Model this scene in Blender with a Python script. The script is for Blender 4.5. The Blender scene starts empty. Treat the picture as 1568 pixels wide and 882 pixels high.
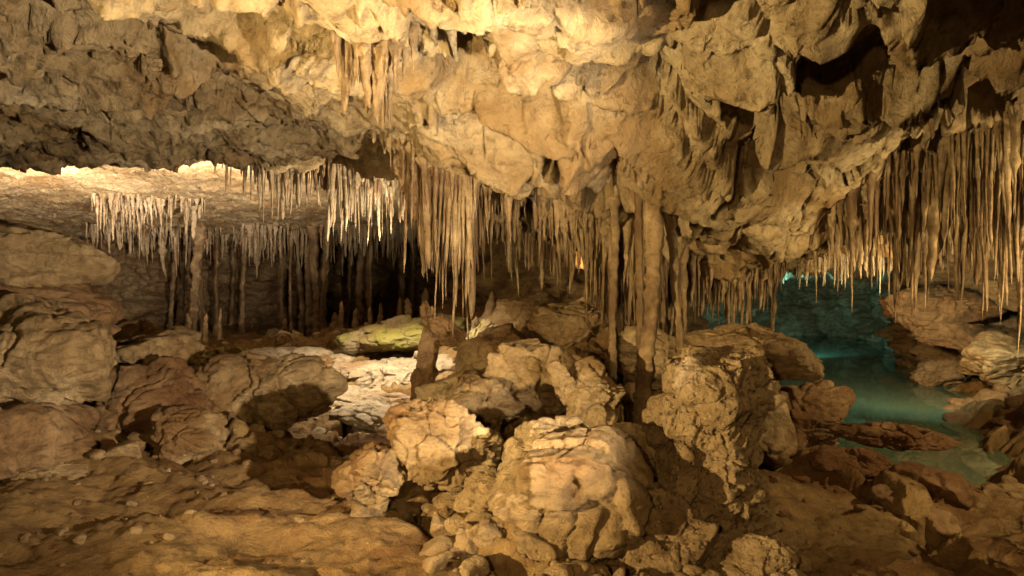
import bpy, math, random, time
import numpy as np
from mathutils import Vector
from mathutils.bvhtree import BVHTree
T0=time.time()
rng=np.random.RandomState(7)
# ------------------------------------------------------------------ noise
_tab=rng.randn(4096,3); _tab/=np.linalg.norm(_tab,axis=1)[:,None]; _tab=_tab.astype(np.float32)
_rt=rng.rand(4096,4).astype(np.float32)
def _h(ix,iy,iz,s=0):
    return ((ix*73856093)^(iy*19349663)^(iz*83492791)^(s*2654435)) % 4093
def perlin(p,s=0):
    p=np.asarray(p,dtype=np.float32)
    f0=np.floor(p); i=f0.astype(np.int64); f=p-f0
    w=f*f*f*(f*(f*6-15)+10)
    out=np.zeros(len(p),np.float32)
    for dx in (0,1):
        wx=w[:,0] if dx else 1-w[:,0]
        for dy in (0,1):
            wy=w[:,1] if dy else 1-w[:,1]
            for dz in (0,1):
                wz=w[:,2] if dz else 1-w[:,2]
                g=_tab[_h(i[:,0]+dx,i[:,1]+dy,i[:,2]+dz,s)]
                out+=wx*wy*wz*(g[:,0]*(f[:,0]-dx)+g[:,1]*(f[:,1]-dy)+g[:,2]*(f[:,2]-dz))
    return out*1.5
def fbm(p,o=4,s=0,gain=.5,ridge=False):
    a=1.;t=0;out=0;q=np.asarray(p,np.float32)
    for k in range(o):
        n=perlin(q,s+k*17)
        if ridge: n=1-2*np.abs(n)
        out=out+a*n;t+=a;a*=gain;q=q*2.03+11.3
    return out/t
def worley(p,s=0):
    p=np.asarray(p,np.float32); f0=np.floor(p); i=f0.astype(np.int64)
    F1=np.full(len(p),9.,np.float32);F2=F1.copy();R=np.zeros((len(p),4),np.float32);D=np.zeros((len(p),3),np.float32)
    flat=bool(np.ptp(p[:,2])<1e-6)
    for dx in (-1,0,1):
        for dy in (-1,0,1):
            for dz in ((0,) if flat else (-1,0,1)):
                h=_h(i[:,0]+dx,i[:,1]+dy,i[:,2]+dz,s)
                r=_rt[h]
                d=p-(f0+np.array([dx,dy,dz],np.float32)+.1+.8*r[:,:3])
                if flat: d[:,2]=0
                L=np.sqrt((d*d).sum(1))
                m=L<F1
                F2=np.where(m,F1,np.minimum(F2,L)); F1=np.where(m,L,F1)
                R[m]=_rt[(h[m]*7+13)%4093]; D[m]=d[m]
    return F1,F2,R,D
def sstep(a,b,x):
    t=np.clip((x-a)/(b-a),0,1); return t*t*(3-2*t)
def terrace(v,n,sharp=.8):
    t=v*n; k=np.floor(t); f=t-k
    return (k+sstep(sharp,1.,f)+.12*f)/n
class TPS:
    def __init__(s,pts,lam=.02):
        P=np.array(pts,float); s.P=P; n=len(P)
        K=s.U(np.linalg.norm(P[:,None,:2]-P[None,:,:2],axis=2))+lam*np.eye(n)
        A=np.zeros((n+3,n+3));A[:n,:n]=K;A[:n,n]=1;A[:n,n+1:]=P[:,:2];A[n,:n]=1;A[n+1:,:n]=P[:,:2].T
        s.c=np.linalg.solve(A,np.r_[P[:,2],0,0,0])
    def U(s,r): return np.where(r>1e-6,r*r*np.log(np.maximum(r,1e-6)),0)
    def __call__(s,x,y):
        o=s.c[-3]+s.c[-2]*x+s.c[-1]*y
        for k,(a,b,_) in enumerate(s.P): o=o+s.c[k]*s.U(np.hypot(x-a,y-b))
        return o
# ------------------------------------------------------------------ mesh helpers
def mesh_obj(name,V,F,mat,smooth=True):
    V=np.asarray(V,np.float32);F=np.asarray(F,np.int32)
    me=bpy.data.meshes.new(name); k=F.shape[1]
    me.vertices.add(len(V)); me.vertices.foreach_set('co',V.ravel())
    me.loops.add(F.size); me.loops.foreach_set('vertex_index',F.ravel())
    me.polygons.add(len(F)); me.polygons.foreach_set('loop_start',np.arange(0,F.size,k,dtype=np.int32))
    me.update(calc_edges=True)
    if smooth: me.polygons.foreach_set('use_smooth',np.ones(len(F),bool))
    me.materials.append(mat)
    ob=bpy.data.objects.new(name,me); bpy.context.collection.objects.link(ob)
    return ob
def grid_faces(r,c,wrap=False,flip=False):
    i=np.arange(r-1)[:,None]; j=np.arange(c if wrap else c-1)[None,:]
    j2=(j+1)%c
    q=np.stack([i*c+j+0*i,i*c+j2,(i+1)*c+j2,(i+1)*c+j+0*i],-1).reshape(-1,4)
    return q[:,::-1] if flip else q
# ------------------------------------------------------------------ materials
ALB=.74
def rockmat(name,cols,scale=1.,rough=.85,bump=1.,pits=0.,pitscale=17.,spec=.25,tint=None,strata=0.,moss=None):
    cols=[tuple(ALB*v for v in c) for c in cols]
    if tint: tint=tuple(ALB*v for v in tint)
    m=bpy.data.materials.new(name);m.use_nodes=True;nt=m.node_tree;N=nt.nodes;L=nt.links
    b=N['Principled BSDF'];b.inputs['Roughness'].default_value=rough
    b.inputs['Specular IOR Level'].default_value=spec
    tc=N.new('ShaderNodeTexCoord');co=tc.outputs['Object']
    def noise(sc,det,r=.6,dist=0.):
        n=N.new('ShaderNodeTexNoise');n.inputs['Scale'].default_value=sc*scale;n.inputs['Detail'].default_value=det
        n.inputs['Roughness'].default_value=r;n.inputs['Distortion'].default_value=dist;L.new(co,n.inputs['Vector']);return n.outputs['Fac']
    def ramp(src,st):
        r=N.new('ShaderNodeValToRGB');e=r.color_ramp.elements
        while len(e)<len(st): e.new(.5)
        for k,(p,c) in enumerate(st): e[k].position=p;e[k].color=(*c,1)
        L.new(src,r.inputs['Fac']);return r.outputs['Color']
    c1,c2,c3=cols
    A=ramp(noise(.9,6,.62,.6),[(.34,c1),(.5,c2),(.66,c3)])
    B=ramp(noise(9,5,.7),[(.3,(.42,.36,.3)),(.5,(.95,.95,.95)),(.72,(1.2,1.17,1.1))])
    mx=N.new('ShaderNodeMix');mx.data_type='RGBA';mx.blend_type='MULTIPLY';mx.inputs[0].default_value=.9
    L.new(A,mx.inputs[6]);L.new(B,mx.inputs[7]);col=mx.outputs[2]
    S=ramp(noise(.5,5,.62,1.2),[(.50,(0,0,0)),(.62,(.75,.75,.75))])
    m2=N.new('ShaderNodeMix');m2.data_type='RGBA';L.new(S,m2.inputs[0]);L.new(col,m2.inputs[6])
    t=tint or (c1[0]*.75,c1[1]*.55,c1[2]*.38)
    m2.inputs[7].default_value=(*t,1);res=m2.outputs[2]
    if moss:
        S=ramp(noise(1.3,5,.62,.5),[(.38,(0,0,0)),(.52,(.7,.7,.7))])
        m4=N.new('ShaderNodeMix');m4.data_type='RGBA';L.new(S,m4.inputs[0]);L.new(res,m4.inputs[6]);m4.inputs[7].default_value=(*moss,1);res=m4.outputs[2]
    L.new(res,b.inputs['Base Color'])
    prev=None
    def bmp(h,dist,stg):
        nonlocal prev
        n=N.new('ShaderNodeBump');n.inputs['Distance'].default_value=dist;n.inputs['Strength'].default_value=stg
        L.new(h,n.inputs['Height'])
        if prev: L.new(prev,n.inputs['Normal'])
        prev=n.outputs['Normal']
    bmp(noise(4.5,8,.74,.3),.17*bump,.85)
    if strata:
        mp=N.new('ShaderNodeMapping');mp.inputs['Scale'].default_value=(.9,.9,4.5);L.new(co,mp.inputs['Vector'])
        n=N.new('ShaderNodeTexNoise');n.inputs['Scale'].default_value=1.7;n.inputs['Detail'].default_value=6;n.inputs['Distortion'].default_value=.5;L.new(mp.outputs[0],n.inputs['Vector'])
        bmp(n.outputs['Fac'],.12*strata,.8)
    if pits:
        v=N.new('ShaderNodeTexVoronoi');v.feature='F1';v.inputs['Scale'].default_value=pitscale*scale;L.new(co,v.inputs['Vector'])
        r=N.new('ShaderNodeMapRange');r.inputs[1].default_value=.08;r.inputs[2].default_value=.4;L.new(v.outputs['Distance'],r.inputs[0])
        bmp(r.outputs[0],.05*pits,.9)
    L.new(prev,b.inputs['Normal'])
    return m
M_ceil=rockmat('ceiling_limestone',[(.35,.25,.13),(.52,.40,.23),(.66,.545,.36)],bump=1.15,tint=(.30,.185,.075),pits=.5,pitscale=7)
M_floor=rockmat('earthy_floor',[(.20,.12,.047),(.29,.185,.078),(.39,.265,.12)],bump=.9)
M_wall=rockmat('wall_limestone',[(.24,.16,.085),(.36,.26,.145),(.45,.34,.20)],bump=1.2,strata=.6)
M_rock=rockmat('boulder_limestone',[(.25,.165,.075),(.40,.285,.15),(.58,.45,.27)],bump=1.1,strata=.5)
M_pale=rockmat('pale_limestone',[(.40,.32,.21),(.53,.44,.31),(.64,.55,.41)],bump=1.1,strata=.4)
M_moss=rockmat('algae_limestone',[(.34,.27,.17),(.46,.38,.24),(.55,.46,.31)],bump=1.,strata=.5,moss=(.26,.25,.045))
M_red=rockmat('red_limestone',[(.20,.11,.05),(.29,.175,.085),(.42,.285,.16)],bump=1.1,strata=.5)
M_pit=rockmat('pitted_limestone',[(.22,.145,.07),(.34,.24,.125),(.46,.34,.19)],bump=1.2,pits=1.0,pitscale=22)
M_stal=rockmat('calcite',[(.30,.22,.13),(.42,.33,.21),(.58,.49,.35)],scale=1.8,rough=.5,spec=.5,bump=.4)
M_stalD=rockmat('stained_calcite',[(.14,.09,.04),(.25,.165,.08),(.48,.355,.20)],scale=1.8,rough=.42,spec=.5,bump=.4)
# ------------------------------------------------------------------ shape of the cave
ceilH=TPS([(-8,-4,3.5),(0,-4,3.5),(7,-4,3.5),(-6,3,3.4),(-3,4,3.6),(0,4,3.7),(3,4,3.7),(6,4,3.9),
(-7,8,3.6),(-4,8,3.8),(-1.5,8,3.6),(0,8,2.95),(1.3,8.3,2.5),(2.5,9,2.2),(3.4,8.5,2.35),(4.3,7.5,3.3),(5.5,7,3.7),(7,7,3.6),(5.5,9,3.1),(7.5,9,3.1),
(1,6,3.3),(2.5,6,3.15),(3,7.2,2.65),(-10,11,3.9),(-6,11.3,3.9),(-2.5,11.5,3.8),(0,11.5,3.0),(2.5,12,2.4),
(-12,14,4.25),(-6,14.0,4.35),(-2,14.0,4.2),(0,16,3.6),(-15,20,3.95),(-8,20,4.0),(-3,20,4.0),(0,22,3.5),(-14,27,3.4),(-6,30,3.4),
(4,14,2.5),(7,13,2.6),(10,12,2.7),(7,18,2.4),(10,24,2.4),(13,28,2.3),(4,20,2.6),(1,28,3.2),(-18,10,3.6),(14,10,3),(14,20,2.4)])
floorH=TPS([(-8,-4,0),(0,-4,0),(7,-4,0),(-1,4,0),(-4,4,.15),(-5.7,5,.5),(-6.3,8,1.0),(-3,7,.12),(-1,7,.05),(1,7,.3),(2,5,0),(3,5,-.05),(5,5,.1),(7,6,.3),
(-6,12,.2),(-3,10,-.05),(-1.6,9.5,-.1),(-3,14,.6),(-1.6,12,.35),(0,11,.7),(1.8,8.3,.5),(1,10,1.0),(3,10,.4),(3.9,7.4,-.1),(4.4,8.4,-.2),(5.2,9.5,-.2),(6.5,12,-.25),(8,17,-.3),(10,22,-.4),(12,28,-.4),(7,27,-.4),
(4.6,13,-.25),(9,11.3,.1),(7.2,9,.1),(8,6,.4),(-8,20,0),(-3,22,.1),(-14,22,.1),(-8,29,.1),(0,18,.9),(-13,13,.4),(14,14,0)])
def rows():
    ys=[-5.]
    while ys[-1]<31:
        y=ys[-1]; w=math.sqrt((y+3)**2+36)
        ys.append(y+(.16 if y<1.2 else .0027*w))
    return np.array(ys)
ys=rows(); ss=np.linspace(-.98,.98,790)
w=np.sqrt((ys+3)**2+36)
X=(ss[None,:]*w[:,None]).ravel().astype(np.float32); Y=np.repeat(ys,len(ss)).astype(np.float32)
NR,NC=len(ys),len(ss)
def vec(x,y,z): return np.stack([x,y,z],1).astype(np.float32)
# --- ceiling
H=ceilH(X,Y); P=vec(X,Y,H)
wx=fbm(P*.8,3,1);wy=fbm(P*.8+7,3,2)
Q=P+vec(wx,wy,0*wx)*.6
right=sstep(-1.6,.3,X)*(1-.3*sstep(12,16,Y))
lit=sstep(11.5,13,Y)*(1-sstep(-2.,-.5,X))            # the higher, smoother hall at the back
rot=np.stack([Q[:,0]*.8+Q[:,1]*.6,-Q[:,0]*.6+Q[:,1]*.8,Q[:,2]*.0+3],1)
F1,F2,R,D=worley(rot*np.array([.62,1.1,0]),3)
l1=np.minimum(F1,1)**2
F1b,F2b,Rb,Db=worley(rot*np.array([1.7,2.7,0])+5,5)
l2=np.minimum(F1b,1)**2
F1e,F2e,Re,De=worley(rot*np.array([4.2,6.2,0])+5,6)
big=fbm(P*.33,3,9)
t=fbm(Q*np.array([.5,.95,1]),5,21,.5)
plates=terrace(t,9,.75)
hol=fbm(Q*np.array([.95,1.2,0])+3.3,3,33)
hollow=sstep(.12,.2,hol)
fine=fbm(P*5.5,4,41,.6)
lay=fbm(Q*np.array([2.2,3.4,0])+9,4,55)
chunk=(R[:,3]-.5)*.30+D[:,0]*(R[:,0]-.5)*.35+D[:,1]*(R[:,1]-.5)*.35
chunk2=(Rb[:,3]-.5)*.14+Db[:,0]*(Rb[:,0]-.5)*.22+Db[:,1]*(Rb[:,1]-.5)*.22
chunk3=(Re[:,3]-.5)*.05+De[:,0]*(Re[:,0]-.5)*.09+De[:,1]*(Re[:,1]-.5)*.09
Z=H+big*.4*(1-.9*lit)
Z+=right*(l1*.72-.2+(l2-.3)*.34+hollow*.55+chunk*1.1+chunk2*1.1)
Z+=(1-right)*(1-.7*lit)*(plates*.85+(l1-.4)*.10+chunk2*.4+hollow*.15)
Z+=terrace(lay,5,.7)*.17*(.5+.3*(1-right))*(1-.5*lit)+right*plates*.32+chunk3*(.55+.6*right)
for (a,b,sx,sy,dep) in [(.0,5.7,.6,.5,.8),(2.15,5.8,.42,.5,.6),(3.35,5.3,.5,.28,.5),(-4.6,6.5,.8,.4,.3),(-2.6,6.0,.5,.35,.25),(1.9,7.0,.25,.3,.35)]:
    rr=np.hypot((Q[:,0]-a)/sx,(Q[:,1]-b)/sy)+wx*.5
    Z+=dep*(1-sstep(.75,1.05,rr))
Z+=fine*.065
VZ=vec(0*X,0*X,Z*1.6)
XX=X+fbm(P*1.7+VZ,3,61)*.2; YY=Y+fbm(P*1.7+VZ+5,3,62)*.2
CE=vec(XX,YY,Z)
ceil=mesh_obj('cave_ceiling',CE,grid_faces(NR,NC,flip=True),M_ceil)
print('ceil',NR,NC,time.time()-T0)
# --- floor
H=floorH(X,Y)
ch=np.array([(4.3,7.2),(4.9,8.4),(5.5,10),(6.4,12.6),(7.5,16),(9.0,21),(11,26)],float)
dch=np.full(len(X),99.)
for a,b in zip(ch[:-1],ch[1:]):
    ab=b-a; tt=np.clip(((X-a[0])*ab[0]+(Y-a[1])*ab[1])/(ab@ab),0,1)
    dch=np.minimum(dch,np.hypot(X-a[0]-tt*ab[0],Y-a[1]-tt*ab[1])/(.50+.15*(a[1]+tt*ab[1]-6)))
chan=np.exp(-np.clip(dch,0,9)**3)
P=vec(X,Y,H)
Q=P+vec(fbm(P*.9+20,3,71),fbm(P*.9+30,3,72),0*X)*.5
wob=fbm(P*.7,3,5)
bx=-.15-.85*np.clip(Y-4,0,1.7)+wob*.6
sand=(1-sstep(6.3,7.4,Y+wob))*(1-sstep(bx-.15,bx+.25,X))*sstep(-5.2,-4.2,X+wob)
path=(1-sstep(.4,.8,np.abs(X-2.2-.12*(Y-4.5))+wob*.4))*(1-sstep(5.6,6.4,Y))
sand=np.clip(np.maximum(sand,path),0,1); sand=np.maximum(sand,1-sstep(.5,1.5,Y))
smooth=sstep(8.8,9.8,Y)*(1-sstep(-1.,0,X))*sstep(-5,-4,X)*(1-sstep(16,18,Y))
F1,F2,R,D=worley(Q*np.array([1.1,1.1,0])+.5,81)
blk=(R[:,0]-.5)*.5+D[:,0]*(R[:,1]-.5)*.7+D[:,1]*(R[:,2]-.5)*.7-.22*np.exp(-((F2-F1)/.09)**2)
F1c,F2c,Rc,Dc=worley(Q*np.array([3.1,3.1,0])+2.5,82)
blk2=(Rc[:,0]-.5)*.22+Dc[:,0]*(Rc[:,1]-.5)*.25+Dc[:,1]*(Rc[:,2]-.5)*.25-.07*np.exp(-((F2c-F1c)/.1)**2)
F1d,_,Rd,_=worley(P*np.array([9,9,0]),83)
peb=np.where(Rd[:,3]>.75,np.maximum(0,.36-F1d),0)*.08
Z=H+fbm(P*.5,3,90)*.16
rk=(1-sand)*(1-.3*smooth)
Z+=rk*(blk*.55+blk2*.55+terrace(fbm(Q*1.1,4,91),6)*.25)
Z+=sand*(fbm(P*np.array([1.0,1.8,1]),3,92)*.18+peb+blk*.05+blk2*.07+terrace(fbm(Q*1.2,3,93),4,.8)*.07)
Z+=smooth*terrace(fbm(Q*np.array([.8,1.6,1]),3,97),6)*.4
Z+=fbm(P*6,4,94,.6)*(.03+.025*(1-sand))
Z-=chan*.62
VZ=vec(0*X,0*X,Z*2)
FL=vec(X+(1-sand)*fbm(P*2+VZ,3,95)*.1,Y+(1-sand)*fbm(P*2+VZ+9,3,96)*.1,Z)
floor=mesh_obj('cave_ground',FL,grid_faces(NR,NC),M_floor)
print('floor',time.time()-T0)
# --- walls
poly=np.array([(-8,-4.5),(-7.5,2),(-7.2,7),(-10,10.5),(-17,13),(-18,20),(-14,27),(-8,29.5),(-4.5,28.5),(-1.7,22),(-.6,16),(1,13.6),(3.6,15),(5.0,19),(6.0,26),(10,28.5),(13.5,28),(13.6,24),(10.2,18),(8.9,15),(10.4,13.2),(10.8,8),(8.6,3),(8,-4.5),(-8,-4.5)],float)
seg=np.r_[0,np.cumsum(np.linalg.norm(np.diff(poly,axis=0),axis=1))]
n=1500;u=np.linspace(0,seg[-1],n)
wxp=np.interp(u,seg,poly[:,0]);wyp=np.interp(u,seg,poly[:,1])
k=np.ones(25)/25
def sm(a):
    return np.convolve(np.r_[np.full(12,a[0]),a,np.full(12,a[-1])],k,'valid')
wxp=sm(wxp);wyp=sm(wyp)
tx=np.gradient(wxp);ty=np.gradient(wyp);l=np.hypot(tx,ty)+1e-9
nx=ty/l;ny=-tx/l
vz=np.linspace(-1.6,5.2,170)
WX=np.tile(wxp,len(vz));WY=np.tile(wyp,len(vz));WZ=np.repeat(vz,n);NX=np.tile(nx,len(vz));NY=np.tile(ny,len(vz))
P=vec(WX,WY,WZ)
d=fbm(P*np.array([.45,.45,.7]),4,101)*1.5+terrace(fbm(P*np.array([.6,.6,1.7]),4,102),5)*.8
F1,F2,R,D=worley(P*np.array([.9,.9,1.4])+fbm(P*1.3,2,7)[:,None]*.6,103)
d+=(R[:,0]-.5)*.6+ (F1**2)*-.3+fbm(P*5,3,104)*.08
W=vec(WX+NX*d,WY+NY*d,WZ+fbm(P*1.5,2,105)*.15)
wall=mesh_obj('cave_wall',W,grid_faces(len(vz),n),M_wall)
print('wall',time.time()-T0)
def sub(V,st=3):
    G=V.reshape(NR,NC,3)[::st,::st];return BVHTree.FromPolygons([tuple(a) for a in G.reshape(-1,3).tolist()],grid_faces(G.shape[0],G.shape[1]).tolist())
bc=sub(CE);bf=sub(FL)
def czi(x,y,z0=.9):
    h=bc.ray_cast(Vector((x,y,z0)),Vector((0,0,1)));return h[0].z if h[0] else 3.5
def fzi(x,y):
    h=bf.ray_cast(Vector((x,y,3.)),Vector((0,0,-1)));return h[0].z if h[0] else 0.
print('bvh',time.time()-T0)
# ------------------------------------------------------------------ rocks
import bmesh
ICO={}
def ico(s):
    if s not in ICO:
        bm=bmesh.new();bmesh.ops.create_icosphere(bm,subdivisions=s,radius=1)
        V=np.array([v.co[:] for v in bm.verts],np.float32);V/=np.linalg.norm(V,axis=1)[:,None]
        F=np.array([[v.index for v in f.verts] for f in bm.faces],np.int32);bm.free();ICO[s]=(V,F)
    return ICO[s]
def rock_geo(c,h,seed,sub=6,yaw=None,tilt=(0,0),rough=1.,planes=15,soft=38,boxy=0.):
    r=np.random.RandomState(seed);V,F=ico(sub)
    nn=r.randn(planes,3);nn/=np.linalg.norm(nn,axis=1)[:,None];dd=r.uniform(.6,.98,planes)
    cap=1.12
    if boxy:
        dd+=.36;cap=1.7
        bn=np.array([(1,0,0),(-1,0,0),(0,1,0),(0,-1,0),(.15,-.15,1),(0,0,-1)],float)+r.uniform(-.14,.14,(6,3))
        bn/=np.linalg.norm(bn,axis=1)[:,None];nn=np.r_[nn,bn];dd=np.r_[dd,np.full(6,boxy)]
    dots=np.maximum(V@nn.T,.02); rr=dd[None]/dots
    rr=np.minimum(rr,2.)
    rad=-np.log(np.exp(-soft*rr).sum(1)+np.exp(-soft*cap))/soft
    p=V*rad[:,None]*np.array(h)
    y=r.uniform(0,6.28) if yaw is None else yaw
    for (ax,a) in ((0,tilt[0]),(1,tilt[1]),(2,y)):
        ca,sa=math.cos(a),math.sin(a);i,j=[(1,2),(2,0),(0,1)][ax]
        pi,pj=p[:,i].copy(),p[:,j].copy();p[:,i]=ca*pi-sa*pj;p[:,j]=sa*pi+ca*pj
    s=float(np.mean(h)); q=p/s+seed*3.7
    nrm=p/np.linalg.norm(p,axis=1)[:,None]
    d=fbm(q*1.1,4,seed)*.20+terrace(fbm(q*np.array([.7,.7,2.2]),2,seed+5),4,.85)*.20
    if sub>=5:
        d+=fbm(q*6,3,seed+9)*.03
        F1,F2,R,D=worley(q*1.7+fbm(q*2,2,3)[:,None]*.35,seed);d+=(R[:,0]-.5)*.17-.07*np.exp(-((F2-F1)/.05)**2)
    d+= -.08*np.exp(-((fbm(q*.9,2,seed+3))/.03)**2)
    return p+nrm*(d*s*rough)[:,None]+np.array(c),F
def boulder(c,h,seed,mat=M_rock,name='limestone_boulder',**k):
    V,F=rock_geo(c,h,seed,**k);return mesh_obj(name,V,F,mat)
def pillar(c,z0,z1,a,b,seed,mat,name,nz=230,na=300,yaw=.2,lean=(0,0)):
    """free-standing eroded rock pillar: an irregular polygonal section swept up, closed by a broken top"""
    r=np.random.RandomState(seed)
    th=np.linspace(0,2*math.pi,na,endpoint=False)
    s=np.linspace(0,1,nz); Hh=z1-z0
    cap=.84
    zz=np.where(s<cap,s/cap*(1-.07),1-.07+(s-cap)/(1-cap)*.07)
    shr=np.where(s<cap,1.,np.sqrt(np.clip(1-((s-cap)/(1-cap))**2.2,0,1)))
    S,T=np.meshgrid(zz,th,indexing='ij');SH=np.repeat(shr[:,None],na,1)
    ang=np.array([0,1.15,2.0,3.1,4.2,5.2])+yaw+r.uniform(-.15,.15,6);dd=r.uniform(.82,1.,6)
    rr=np.stack([d0/np.maximum(np.cos(T-a0),.15) for a0,d0 in zip(ang,dd)],-1)
    R=-np.log(np.exp(-16*rr).sum(-1))/16
    wpf=np.interp(S,[0,.12,.35,.6,.85,1],[1.45,1.22,1.05,.98,1.05,.95])
    x=c[0]+lean[0]*S+a*R*wpf*np.cos(T)*SH;y=c[1]+lean[1]*S+b*R*wpf*np.sin(T)*SH;z=z0+S*Hh
    P=np.stack([x,y,z],-1).reshape(-1,3)
    n=np.stack([np.cos(T)*np.where(SH<.98,.6,1),np.sin(T)*np.where(SH<.98,.6,1),np.where(SH<.98,.8,0)],-1).reshape(-1,3)
    P0=P.astype(np.float32)+seed
    d=fbm(P0*1.6,4,seed)*.20+terrace(fbm(P0*np.array([1.3,1.3,2.6]),3,seed+1),5,.85)*.16+fbm(P0*9,3,seed+2)*.02
    F1,F2,Rr_,D=worley(P0*3.2+fbm(P0*3,2,3)[:,None]*.4,seed+3);d+=(Rr_[:,0]-.5)*.09-.03*np.exp(-((F2-F1)/.06)**2)
    F1,F2,Rr_,D=worley(P0*np.array([13,13,11])+fbm(P0*5,2,4)[:,None],seed+4);pm=sstep(-.1,.15,fbm(P0*1.3,2,seed+8))
    d-=pm*np.where(Rr_[:,1]>.35,1,0)*np.clip(.5-F1,0,.5)*.085
    fade=np.clip(np.repeat(shr[:,None],na,1).reshape(-1)*1.5,0.02,1)
    return mesh_obj(name,P+n*(d*fade)[:,None],grid_faces(nz,na,wrap=True),mat)
L=[((-5.5,7.2,1.95),(1.05,1.0,.38),1,.1),((-5.6,7.0,1.45),(1.3,1.1,.45),2,.2),((-4.4,6.1,1.05),(.8,.8,.48),3,.3),((-4.6,5.9,.4),(.95,.85,.52),4,.1),
((-4.5,8.2,.75),(.8,.7,.52),5,.4),((-3.85,7.4,.45),(.7,.6,.45),6,.0),((-2.85,8.0,.50),(.80,.55,.44),7,-.1),((-3.2,6.6,.25),(.5,.4,.27),8,.2),
((-3.9,5.6,.1),(.5,.4,.27),10,.1),((-5.3,9.6,.6),(.8,.8,.6),12,.1),((-5.2,5.0,.3),(.8,.6,.42),13,.2)]
for c,h,s,y in L: boulder(c,h,s,yaw=y,mat=M_rock if s not in(2,4,6) else M_red)
C=[((.42,4.75,.36),(.62,.55,.58),21,.3),((-.55,5.4,.42),(.48,.42,.40),22,.1),((-1.08,5.35,.28),(.28,.3,.29),23,.5),((-.1,5.0,.12),(.3,.3,.27),24,.2),
((.3,7.0,.8),(.55,.45,.38),25,.1),((-.3,6.6,.5),(.5,.4,.32),26,.5),((-.6,7.7,.5),(.46,.4,.3),27,.2),((-.25,9,.85),(.7,.5,.38),28,.1),
((.85,10,1.15),(.9,.6,.44),29,.2),((.75,6.2,.6),(.35,.35,.40),30,.8),((.9,5.5,.2),(.35,.35,.35),31,.1),
((2.05,6.4,.6),(.55,.5,.66),34,-.2),((1.65,8.2,.8),(.5,.5,.5),36,.3),((.1,12.5,1.0),(.75,.5,.62),37,.1)]
for c,h,s,y in C: boulder(c,h,s,yaw=y)
boulder((2.1,6.0,1.12),(.56,.4,.26),35,yaw=-.15,tilt=(0,.3),rough=.8)
boulder((.5,6.2,.8),(.12,.14,.36),40,yaw=.2,tilt=(.1,-.5))
boulder((-1.15,8.9,.55),(.14,.14,.80),47,yaw=.2,tilt=(.05,.12),mat=M_red,name='rock_spire')
boulder((-.92,8.95,1.15),(.36,.25,.18),48,yaw=.2,tilt=(.0,.25),mat=M_red,name='rock_spire')
boulder((-1.10,8.9,1.30),(.09,.09,.22),49,yaw=.2,tilt=(.0,-.3),mat=M_red,name='rock_spire')
pillar((1.43,4.9),-.35,1.27,.37,.38,11,M_pit,'pitted_rock_pillar')
boulder((1.0,4.45,.0),(.34,.33,.34),42,mat=M_pit,name='pitted_rock',rough=.8)
boulder((1.50,4.30,-.10),(.30,.3,.26),43,mat=M_pit,name='pitted_rock',rough=.8)
Rr=[((3.2,7.5,.30),(.66,.45,.36),51,.1,M_red),((3.2,6.3,.0),(.35,.35,.22),53,.3,M_red),
((3.55,4.7,.05),(.45,.36,.28),54,.2,M_rock),((4.6,5.3,.2),(.48,.4,.32),55,.4,M_rock),((6.1,7.0,.25),(.6,.45,.27),56,.1,M_rock),((7.2,8.6,.2),(.8,.5,.32),57,.1,M_rock),
((2.45,9.0,.60),(.5,.5,.34),58,.1,M_rock),((8.6,11.4,.5),(1.,.7,.5),79,.1,M_rock),((9.8,11.6,1.0),(.9,.7,.5),80,.1,M_red),
((8.8,14,-.1),(.6,.5,.4),64,.2,M_red),((5.3,5.9,.3),(.5,.5,.3),66,.1,M_rock),((7.9,10.2,0),(.6,.5,.3),67,.1,M_red),
((8.3,13.6,1.35),(1.3,.8,.42),81,.1,M_red),((10.0,12.8,1.6),(1.3,.8,.45),82,-.1,M_rock),((9.0,13.2,.75),(1.2,.7,.3),83,.1,M_red)]
for c,h,s,y,m in Rr: boulder(c,h,s,yaw=y,mat=m)
boulder((3.75,6.65,.28),(.60,.34,.13),52,mat=M_red,name='flat_rock_slab',yaw=.1,tilt=(.0,.12))
for c,h,s in [((-2.0,13.0,.78),(1.2,.7,.42),72),((-7.5,13,.2),(1.2,.8,.4),74),((-5.6,14,.2),(1.,.8,.3),75),((-9.5,12.6,.6),(1.2,.9,.7),76),((-.6,11.2,.75),(.4,.4,.45),77)]: boulder(c,h,s,yaw=.2,mat=M_moss)
# weathered pale bedrock ledges of the lit slope
for c,h,s,t in [((-2.7,10.6,-.1),(1.5,1.0,.32),84,(.12,.10)),((-1.9,11.7,.18),(1.5,.9,.36),85,(.10,-.05)),((-3.4,12.2,.25),(1.5,.9,.3),86,(.1,.08)),((-1.75,9.5,-.12),(.8,.7,.26),87,(.12,.15))]:
    boulder(c,h,s,yaw=.15,tilt=t,mat=M_pale,name='limestone_ledge',soft=12,rough=1.1)
def rubble(name,boxes,mat,seed):
    r=random.Random(seed);VV=[];FF=[];o=0
    for (x0,x1,y0,y1,n,s0,s1) in boxes:
        for i in range(n):
            x=r.uniform(x0,x1);y=r.uniform(y0,y1);s=s0+(s1-s0)*r.random()**2.5
            z=fzi(x,y)+s*.2
            V,F=rock_geo((x,y,z),(s*r.uniform(.8,1.4),s*r.uniform(.8,1.2),s*r.uniform(.5,.9)),r.randint(1,900),sub=4 if s>.09 else 3,tilt=(r.uniform(-.4,.4),r.uniform(-.4,.4)),planes=10,rough=.6)
            VV.append(V);FF.append(F+o);o+=len(V)
    return mesh_obj(name,np.concatenate(VV),np.concatenate(FF),mat)
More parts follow.
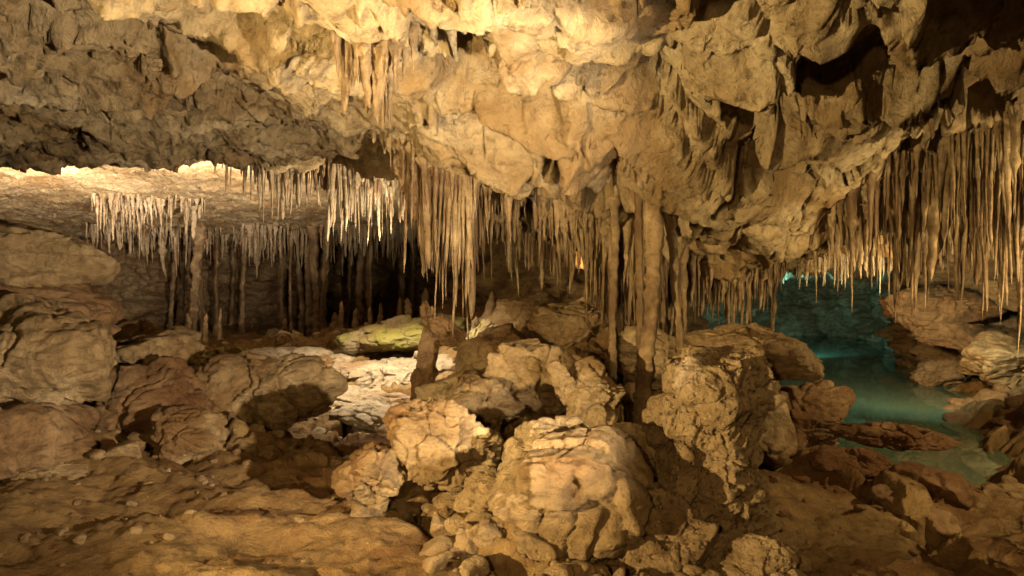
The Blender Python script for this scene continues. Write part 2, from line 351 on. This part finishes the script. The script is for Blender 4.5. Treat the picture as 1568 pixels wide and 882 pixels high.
rubble('rock_rubble',[(-.5,1.1,4.0,5.4,190,.02,.13),(-1.2,-.2,5,5.6,40,.03,.12),(-4.8,-.8,3.8,7.0,200,.006,.045),(-4.5,-3.2,5,8,40,.03,.2),(-3.4,-2.2,6.7,7.6,25,.03,.12),(-1,1.5,6,9,70,.06,.22),(.6,1.9,3.9,4.7,70,.02,.11)],M_rock,5)
rubble('rock_rubble',[(3.0,5.5,4.2,6.6,170,.03,.2),(1.7,3.0,4.2,6.,60,.01,.05),(6.4,8.6,8,13,60,.06,.3),(2.2,3.4,6,8,40,.05,.2),(3.6,6,7.5,12,26,.05,.2)],M_red,6)
rubble('rock_rubble',[(-11,-4,12,24,110,.08,.35),(-4,-1,14,22,40,.06,.3),(-3.6,-.8,8.6,13,70,.03,.2)],M_pale,8)
print('rocks',time.time()-T0)
# ------------------------------------------------------------------ stalactites
def tubes(name,items,mat=M_stal,sides=9,rings=20):
    VV=[];FF=[];o=0;th=np.linspace(0,2*math.pi,sides,endpoint=False)
    base=grid_faces(rings,sides,wrap=True)
    for (x,y,zt,Ln,r0,kind,seed) in items:
        r=np.random.RandomState(seed);t=np.linspace(0,1,rings)
        if kind=='col': rad=r0*(.75+.9*(t-.5)**2*2.4)
        elif kind=='mite': rad=r0*np.clip(.55+.6*t,0,2); rad=rad*np.sqrt(np.clip(t*9,0.003,1))
        else:
            pw=r.uniform(.35,1.3);blunt=r.uniform(.08,.4);rad=r0*((1-t)**pw*(1-blunt)+blunt)*np.where(t>.999,.05,1)*np.where(t>.94,.75,1)+r0*r.uniform(.6,1.8)*np.exp(-t*Ln/r.uniform(.05,.14))
            if r.rand()<.35:
                tb=r.uniform(.2,.7);rad=rad*(1+r.uniform(.3,.8)*np.exp(-((t-tb)/.07)**2))*np.where(t>tb,.65,1)
        kn=np.interp(t*rings,np.arange(rings+1),r.uniform(.74,1.28,rings+1))
        rad=rad*kn
        fl=1+.16*np.sin(th*r.randint(2,4)+r.uniform(0,6))+r.uniform(-.08,.08,sides)
        zz=zt-t*Ln
        lean=r.uniform(-.05,.05,2)
        cx=x+np.cumsum(r.uniform(-1,1,rings))*r0*.13+t*Ln*lean[0];cy=y+np.cumsum(r.uniform(-1,1,rings))*r0*.13+t*Ln*lean[1]
        R2=rad[:,None]*fl[None]*(1+r.uniform(-.09,.09,(rings,sides)))
        V=np.stack([cx[:,None]+R2*np.cos(th),cy[:,None]+R2*np.sin(th),np.repeat(zz[:,None],sides,1)],-1).reshape(-1,3)
        VV.append(V);FF.append(base+o);o+=len(V)
    return mesh_obj(name,np.concatenate(VV),np.concatenate(FF),mat)
sd=[1000]
def cluster(line,n,spread,L0,L1,r0,r1,seed,groups=8,profile=None,name='stalactite_cluster',mat=M_stal,ex=1.7):
    n=int(n*1.2);r1=r1*.95;r0=r0*.9
    r=random.Random(seed);P=np.array(line,float);sg=np.r_[0,np.cumsum(np.linalg.norm(np.diff(P,axis=0),axis=1))];it=[]
    cen=[(r.random(),r.gauss(0,.5),r.uniform(.4,1.)) for _ in range(groups)]
    for i in range(n):
        g=r.choice(cen)
        far=r.random()>=.8
        u=r.random() if far else min(1,max(0,g[0]+r.gauss(0,.35/groups*1.4)))
        x=np.interp(u*sg[-1],sg,P[:,0])+r.gauss(0,spread*.35);y=np.interp(u*sg[-1],sg,P[:,1])+(g[1]*.6+r.gauss(0,.5))*spread
        pf=np.interp(u,np.linspace(0,1,len(profile)),profile) if profile else 1.
        Ln=(L0*r.uniform(.3,1.2)+(L1-L0)*r.random()**ex*(.35 if far else g[2]))*pf
        rr=(r0+(r1-r0)*r.random()**2.4)*(.5+.8*min(1,Ln/(L1+.01)))
        sd[0]+=1;it.append((x,y,czi(x,y)+.08,Ln+.08,rr,'s',sd[0]))
    return tubes(name,it,mat=mat)
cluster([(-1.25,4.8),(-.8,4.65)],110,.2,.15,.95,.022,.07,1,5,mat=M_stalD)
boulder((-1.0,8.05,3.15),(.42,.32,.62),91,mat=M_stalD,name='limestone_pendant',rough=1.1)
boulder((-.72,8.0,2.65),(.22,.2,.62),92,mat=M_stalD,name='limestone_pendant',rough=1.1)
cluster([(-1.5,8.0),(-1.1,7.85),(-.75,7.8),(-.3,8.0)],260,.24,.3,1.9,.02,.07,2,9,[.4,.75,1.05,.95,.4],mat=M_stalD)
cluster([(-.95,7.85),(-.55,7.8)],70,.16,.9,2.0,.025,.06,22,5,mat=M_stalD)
cluster([(-5.2,12.6),(-4,12.8),(-3,12.6),(-1.9,12.8)],340,.5,.25,1.9,.025,.08,3,10,[.8,1,1.1,.8],ex=1.5)
cluster([(-13.6,22),(-10,24),(-6.5,24),(-3.2,23)],460,1.3,.3,1.8,.04,.13,4,16)
cluster([(-11,18.5),(-8.5,19)],110,.5,.3,1.3,.03,.09,14,6)
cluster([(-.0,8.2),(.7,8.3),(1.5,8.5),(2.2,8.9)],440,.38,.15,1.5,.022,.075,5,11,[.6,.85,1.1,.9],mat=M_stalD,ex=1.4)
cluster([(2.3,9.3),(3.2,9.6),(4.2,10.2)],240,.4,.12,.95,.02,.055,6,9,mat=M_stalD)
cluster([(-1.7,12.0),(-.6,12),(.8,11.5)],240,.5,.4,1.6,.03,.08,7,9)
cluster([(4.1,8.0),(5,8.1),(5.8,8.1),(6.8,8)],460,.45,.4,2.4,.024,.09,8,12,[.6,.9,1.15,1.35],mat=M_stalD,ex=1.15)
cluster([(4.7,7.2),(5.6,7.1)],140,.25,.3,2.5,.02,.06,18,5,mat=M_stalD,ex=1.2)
cluster([(5.2,12.2),(6.5,12.3),(8,12)],180,.5,.15,.9,.025,.07,9,8)
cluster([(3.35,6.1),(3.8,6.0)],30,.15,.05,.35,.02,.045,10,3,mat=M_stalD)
cluster([(5.8,18),(8,20),(11,23)],90,.8,.1,.5,.03,.08,11,8)
def column(x,y,r,seed,z0=None,z1=None,name='limestone_column',mat=M_stalD):
    a=(fzi(x,y)-.2) if z0 is None else z0;b=(czi(x,y,1.2)+.15) if z1 is None else z1
    return tubes(name,[(x,y,b,b-a,r,'col',seed)],sides=22,rings=60,mat=mat)
column(1.42,6.75,.09,1,.0);column(1.58,6.9,.055,2,.0);column(1.1,7.4,.045,3,.4);column(4.66,12,.06,4);column(1.28,6.9,.04,9,.1);column(1.56,6.5,.05,10,-.1,.9)
fr=random.Random(3)
for i in range(22):
    column(fr.uniform(-13,-3.5),fr.uniform(22,27),fr.uniform(.07,.17),20+i)
def mites(name,pts):
    it=[]
    for k,(x,y,h,r) in enumerate(pts):
        z=fzi(x,y);it.append((x,y,z+h,h+.2,r,'mite',500+k))
    return tubes(name,it,sides=14,rings=24,mat=M_stalD)
mites('stalagmite_group',[(-7.6,17,.9,.07),(-7.25,17,1.0,.06),(-8.3,17.6,.6,.08),(-4.2,18.5,.9,.11),(-3.9,18.8,.8,.1),(-3.5,18.2,.9,.09),(-5.2,20,.9,.14),(-6,21,1.0,.14),(-9.5,20,.9,.14),(-2.6,17,.8,.12),(-2.2,17.4,.9,.12),(-6.8,20.5,.7,.1),(-4.8,19.3,1.1,.1),(-3.1,19,1.2,.12)])
mites('stalagmite_group',[(-.6,11.5,.7,.1),(-.35,12.2,1.1,.13),(.2,11,.4,.08),(2.4,9.5,.5,.07),(2.8,9.6,.4,.05),(3.2,9.8,.5,.05),(1.9,9,.4,.06)])
# ------------------------------------------------------------------ water
bm=bmesh.new();bmesh.ops.create_grid(bm,x_segments=60,y_segments=120,size=1)
for v in bm.verts: v.co=(3.2+(v.co.x+1)*6.2,6.2+(v.co.y+1)*12,-.27)
me=bpy.data.meshes.new('water');bm.to_mesh(me);bm.free();wo=bpy.data.objects.new('water',me);bpy.context.collection.objects.link(wo)
m=bpy.data.materials.new('pool_water');m.use_nodes=True;nt=m.node_tree;N=nt.nodes;Lk=nt.links
for nd in list(N):
    if nd.type!='OUTPUT_MATERIAL':N.remove(nd)
out=[q for q in N if q.type=='OUTPUT_MATERIAL'][0]
gl=N.new('ShaderNodeBsdfGlossy');gl.inputs['Roughness'].default_value=.03
tr=N.new('ShaderNodeBsdfTransparent');tr.inputs['Color'].default_value=(.68,.86,.74,1)
df=N.new('ShaderNodeBsdfDiffuse');df.inputs['Color'].default_value=(.18,.29,.20,1)
mm=N.new('ShaderNodeMixShader');mm.inputs[0].default_value=.36;Lk.new(tr.outputs[0],mm.inputs[1]);Lk.new(df.outputs[0],mm.inputs[2])
fr_=N.new('ShaderNodeFresnel');fr_.inputs['IOR'].default_value=1.33
mixs=N.new('ShaderNodeMixShader');Lk.new(fr_.outputs[0],mixs.inputs[0]);Lk.new(mm.outputs[0],mixs.inputs[1]);Lk.new(gl.outputs[0],mixs.inputs[2]);Lk.new(mixs.outputs[0],out.inputs[0])
nz=N.new('ShaderNodeTexNoise');nz.inputs['Scale'].default_value=3;bp=N.new('ShaderNodeBump');bp.inputs['Distance'].default_value=.01;bp.inputs['Strength'].default_value=.3
Lk.new(nz.outputs['Fac'],bp.inputs['Height']);Lk.new(bp.outputs[0],gl.inputs['Normal'])
me.materials.append(m)
# ------------------------------------------------------------------ lights
def spot(name,loc,aim,W,col,ang=110,blend=.7,r=.08):
    l=bpy.data.lights.new(name,'SPOT');l.energy=W;l.color=col;l.spot_size=math.radians(ang);l.spot_blend=blend;l.shadow_soft_size=r
    o=bpy.data.objects.new(name,l);o.location=loc;o.rotation_euler=(Vector(aim)-Vector(loc)).to_track_quat('-Z','Y').to_euler();bpy.context.collection.objects.link(o)
WARM=(1,.71,.32);AMB=(1,.62,.25);WHT=(1,.79,.52);PNK=(1,.77,.55)
spot('cave_floodlight',(-3.6,1.8,1.0),(2.7,7.2,3.0),3200,WARM,88,.9,.035)
spot('cave_floodlight',(-.9,-1.2,2.4),(-.1,6,-.2),700,AMB,90,.9,.10)
spot('cave_floodlight',(1.6,2.4,1.1),(-4.3,8.0,3.6),3000,WHT,84,.8,.035)
spot('cave_floodlight',(-5.0,13.2,2.2),(-7.5,16.0,4.5),4200,PNK,104,.9,.08)
spot('cave_floodlight',(-9.5,13.6,2.3),(-11.5,16.6,4.6),2500,PNK,100,.9,.08)
spot('cave_floodlight',(-2.6,14.2,2.2),(-2.8,16.0,4.2),1100,WHT,100,.9,.08)
spot('cave_floodlight',(-1.9,11.6,1.7),(-3.6,13.2,3.9),1050,WHT,105,.9,.08)
spot('cave_floodlight',(-2.2,10.5,3.0),(-1.9,10.8,0),1500,WHT,112,.9,.08)
spot('cave_floodlight',(1.3,9.9,2.0),(-.6,11.6,1.9),110,AMB,120,.8,.08)
spot('cave_floodlight',(6.6,6.0,.9),(5,9.0,2.7),850,WARM,115,.7,.035)
spot('cave_floodlight',(6.0,4.6,2.7),(4,7.5,-.2),680,WARM,115,.8,.04)
spot('cave_floodlight',(5.0,9.9,1.3),(8.8,13.6,1.1),850,AMB,100,.9,.08)
spot('cave_floodlight',(6.0,8.9,1.9),(7.6,14.0,-.5),560,(.88,1,.70),88,.9,.08)
spot('cyan_wall_spot',(8.0,18.5,.6),(9.0,26,.9),1250,(.24,.80,.78),120,.9,.1)  # unseen cyan spot added above the water, tints the far wall turquoise
# ------------------------------------------------------------------ world
sc=bpy.context.scene
wd=bpy.data.worlds.new('World');sc.world=wd;wd.use_nodes=True;n=wd.node_tree.nodes
sk=n.new('ShaderNodeTexSky');sk.sky_type='NISHITA';sk.sun_disc=False;sk.sun_elevation=math.radians(15);sk.sun_rotation=0
wd.node_tree.links.new(sk.outputs[0],n['Background'].inputs[0]);n['Background'].inputs[1].default_value=.05
sc.view_settings.view_transform='Standard';sc.view_settings.look='None';sc.view_settings.exposure=0
cd=bpy.data.cameras.new('camera');cd.lens=24;cd.sensor_width=36;cd.clip_end=200;cd.clip_start=.05
co=bpy.data.objects.new('camera',cd);co.location=(0,0,1.7);co.rotation_euler=(math.radians(90),0,0);bpy.context.collection.objects.link(co);sc.camera=co
print('done',time.time()-T0)
